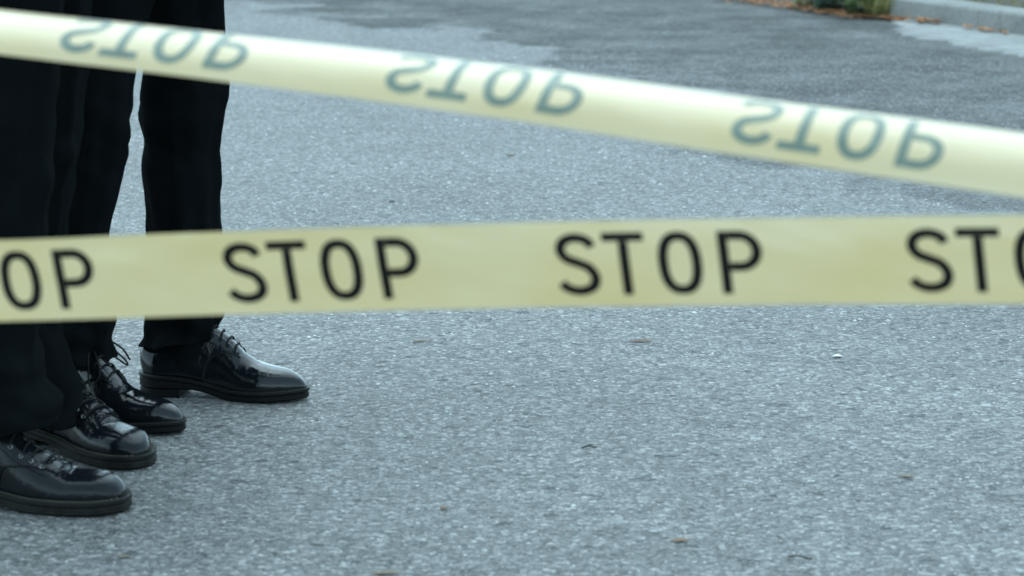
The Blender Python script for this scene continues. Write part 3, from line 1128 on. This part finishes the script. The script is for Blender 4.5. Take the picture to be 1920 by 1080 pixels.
class Tape:
    def __init__(self, keys, alpha):
        """keys: (u, v, depth) of the centre line; alpha(s, q): lean of the film at q across (-.5 bottom .. .5 top)"""
        pts = [at_depth(*k) for k in keys]
        a, b = pts[0] - pts[1], pts[-1] - pts[-2]
        a, b = a.normalized() * .2, b.normalized() * .2
        pts = [pts[0] + a * k for k in range(8, 0, -1)] + pts + [pts[-1] + b * k for k in range(1, 7)]
        self.pts = spline(pts, 20)
        self.s = [0.0]
        for p, q in zip(self.pts, self.pts[1:]):
            self.s.append(self.s[-1] + (q - p).length)
        self.alpha = alpha
        self.arr = np.array([tuple(p) for p in self.pts])
        self.sa = np.array(self.s)

    def centre(self, s):
        return Vector([float(np.interp(s, self.sa, self.arr[:, k])) for k in range(3)])

    def s_at_u(self, u):
        us = np.array([project(p)[0] for p in self.pts])
        return float(np.interp(u, us, self.sa))

    def point(self, s, q, off=0.0):
        c = self.centre(s)
        t = (self.centre(s + .01) - self.centre(s - .01)).normalized()
        nrm = Vector((t.y, -t.x, 0)).normalized()         # towards the camera
        up = nrm.cross(t)
        if up.z < 0: up = -up
        steps = 8
        p = c.copy()
        for k in range(steps):
            qq = q * (k + .5) / steps
            a = self.alpha(s, qq)
            p += (up * math.cos(a) - nrm * math.sin(a)) * (q * TAPE_W / steps)
        p += nrm * (.0016 * noise.noise(Vector((s * 11, q * 2.2, 5))) + .0006 * noise.noise(Vector((s * 37 + q * 9, q * 3, 8))))
        p += up * (.0009 * noise.noise(Vector((s * 8, q * .3, 2))))
        if off:
            a = self.alpha(s, q)
            p += (nrm * math.cos(a) + up * math.sin(a)) * off
        return p


def strip(pts, w):
    """flat ribbon of width w along 2-D points"""
    P = [Vector((p[0], p[1])) for p in pts]
    vs = []
    for i, p in enumerate(P):
        t = (P[min(i + 1, len(P) - 1)] - P[max(i - 1, 0)]).normalized()
        nn = Vector((-t.y, t.x)) * (w / 2)
        vs += [p + nn, p - nn]
    return vs, [(2 * i, 2 * i + 1, 2 * i + 3, 2 * i + 2) for i in range(len(P) - 1)]


def lerp_pts(a, b, n):
    return [(a[0] + (b[0] - a[0]) * k / n, a[1] + (b[1] - a[1]) * k / n) for k in range(n + 1)]


def glyph(ch):
    """verts, faces in units of the cap height, origin at the lower left"""
    w = .142
    parts = []
    if ch == 'S':
        c = [(.535, .775), (.485, .875), (.315, .93), (.145, .875), (.085, .735), (.155, .60), (.315, .525), (.47, .445), (.55, .285), (.49, .13), (.305, .068), (.135, .115), (.05, .205)]
        sp = spline([Vector((x, y, 0)) for x, y in c], 4)
        parts.append(strip([(p.x, p.y) for p in sp], w))
    elif ch == 'T':
        parts.append(strip(lerp_pts((0, .93), (.60, .93), 8), w * .97))
        parts.append(strip(lerp_pts((.30, .857), (.30, 0), 10), w))
    elif ch == 'O':
        pts = []
        for k in range(41):
            a = 2 * math.pi * k / 40
            ca, sa = math.cos(a), math.sin(a)
            pts.append((.31 + .24 * math.copysign(abs(ca) ** .78, ca), .5 + .43 * math.copysign(abs(sa) ** .86, sa)))
        parts.append(strip(pts[:-1] + [pts[0]], w))
    elif ch == 'P':
        parts.append(strip(lerp_pts((.075, 1.0), (.075, 0), 12), w))
        b = lerp_pts((.149, .93), (.31, .93), 3)
        for k in range(1, 14):
            a = math.pi / 2 - math.pi * k / 14
            b.append((.31 + .235 * math.cos(a), .68 + .25 * math.sin(a)))
        b += lerp_pts((.31, .43), (.149, .43), 3)
        parts.append(strip(b, w))
    V, Fc = [], []
    for v, f in parts:
        o = len(V); V += v; Fc += [tuple(o + k for k in q) for q in f]
    return V, Fc


CAP = 0.0545
LETTERS = (('S', -.001), ('T', .0410), ('O', .0880), ('P', .1405))
SLANT = math.tan(R(5.4))


def build_tape(tape, starts_u, flipped, label, ink, period_px_pair):
    root = empty("barrier_tape", tape.centre(tape.s[-1] * .5))
    tag(root, label, "barrier tape", "yellow barrier tapes strung across the road")
    base = root.location.copy()
    ns, nq = 620, 15
    vs = []
    for i in range(ns):
        s = tape.s[-1] * i / (ns - 1)
        for j in range(nq):
            vs.append(tape.point(s, j / (nq - 1) - .5) - base)
    mesh_obj("film", vs, grid_faces(ns, nq), M['film'], root)
    ss = [tape.s_at_u(u) for u in starts_u]
    period = (ss[-1] - ss[0]) / (len(ss) - 1)
    s0 = ss[1]
    smax = tape.s[-1]
    for rep in range(-6, 7):
        for ch, dx in LETTERS:
            st = s0 + rep * period + dx
            if st < .05 or st > smax - .1: continue
            V, Fc = glyph(ch)
            out = []
            for v in V:
                y = (v.y - .5) * CAP
                x = v.x * CAP * 1.11 - SLANT * y
                q = y / TAPE_W
                out.append(tape.point(st + x, -q if flipped else q, INK_GAP) - base)
            o = mesh_obj("printed_letter", out, Fc, ink, root)
    return root


lower = Tape([(-300, 535, 2.215), (0, 527, 2.19), (480, 511, 2.145), (960, 498, 2.10), (1440, 491, 2.06), (1920, 487, 2.02), (2200, 486, 1.995)],
             lambda s, q: R(2) + R(5) * math.sin(s * 2.1 + .6) * .6 + R(10) * q * (.5 + .5 * math.sin(s * 3.1)))
upper = Tape([(-300, 7, 2.26), (0, 39, 2.22), (480, 94, 2.165), (960, 154, 2.105), (1440, 224, 2.05), (1920, 291, 2.0), (2200, 331, 1.97)],
             lambda s, q: R(55) - R(10.0) * (s - 2.3) + R(76) * q + R(2.0) * math.sin(s * 4.0))
build_tape(lower, (425, 1045, 1705), False, "lower taut yellow tape with black STOP lettering reading upright", M['ink'], None)
build_tape(upper, (122, 735, 1376), True, "upper slanting yellow tape with pale STOP lettering upside down, curled to the light", M['ink_back'], None)


# ------------------------------------------------------------------ bits lying on the road
def fallen_leaf(u, v, ln, wd, az, mat, label, name="fallen_leaf", cat="leaf", curl=.06):
    p = on_plane(u, v, 0.0)
    vs, fs = [], []
    leaf_mesh(vs, fs, Vector((0, 0, .0024)), ln, wd, az, .04, curl)
    o = mesh_obj(name, vs, fs, mat)
    o.location = p
    md = o.modifiers.new("thickness", 'SOLIDIFY'); md.thickness = .0006
    tag(o, label, cat, "bits fallen on the road")
    return o


fallen_leaf(790, 641, .036, .010, .2, M['faded_t'], "tan dry leaf sliver just below the lower tape, left of centre")
fallen_leaf(1202, 641, .052, .010, .1, M['faded'], "long orange leaf sliver just below the lower tape, right of centre")
fallen_leaf(832, 955, .014, .011, .6, M['faded'], "tiny round orange leaf on bare asphalt right of the boots")
fallen_leaf(1275, 1016, .030, .012, .3, M['faded'], "reddish leaf near the bottom edge, right of centre")
fallen_leaf(722, 1077, .044, .010, .1, M['faded_t'], "tan leaf strip at the very bottom edge of the road")
fallen_leaf(1700, 895, .030, .008, .0, M['faded_t'], "thin brown leaf on the lower right of the road")
fallen_leaf(958, 292, .034, .014, .4, M['faded_t'], "faint pinkish leaf between the two tapes")
fallen_leaf(232, 1046, .020, .007, .2, M['faded_t'], "small brown leaf below the front boot")
fallen_leaf(1570, 670, .020, .016, .0, M['white'], "small white paper scrap on the asphalt below the lower tape", "paper_scrap", "paper scrap", .1)

p = on_plane(1549, 135)
bm = bmesh.new(); bmesh.ops.create_icosphere(bm, subdivisions=2, radius=1)
for v in bm.verts:
    v.co = Vector((v.co.x * .010, v.co.y * .009, max(-.3, v.co.z) * .008 + .003)) * (1 + .2 * noise.noise(v.co * 2))
me = bpy.data.meshes.new("pebble"); bm.to_mesh(me); bm.free(); me.materials.append(M['gutter'])
o = bpy.data.objects.new("pebble", me); COL.objects.link(o); o.location = p
tag(o, "single white pebble on the dark asphalt above the upper tape", "pebble")

for u, v, ln, az, lab in ((1105, 842, .026, .15, "short dark twig on the asphalt in the lower middle"), (1500, 1050, .036, -.3, "dark twig near the bottom edge on the right"),
                          (735, 380, .018, .5, "tiny dark twig just above the lower tape")):
    p = on_plane(u, v)
    d = Vector((math.cos(az), math.sin(az), 0)) * ln / 2
    a, b = tube(spline([-d + Vector((0, 0, .003)), Vector((0, .004, .005)), d * .5 + Vector((0, -.002, .004)), d + Vector((0, 0, .003))], 4), [.0014] * 12 + [.0007], 6)
    o = mesh_obj("twig", a, b, M['twig']); o.location = p
    tag(o, lab, "twig", "twigs on the road")
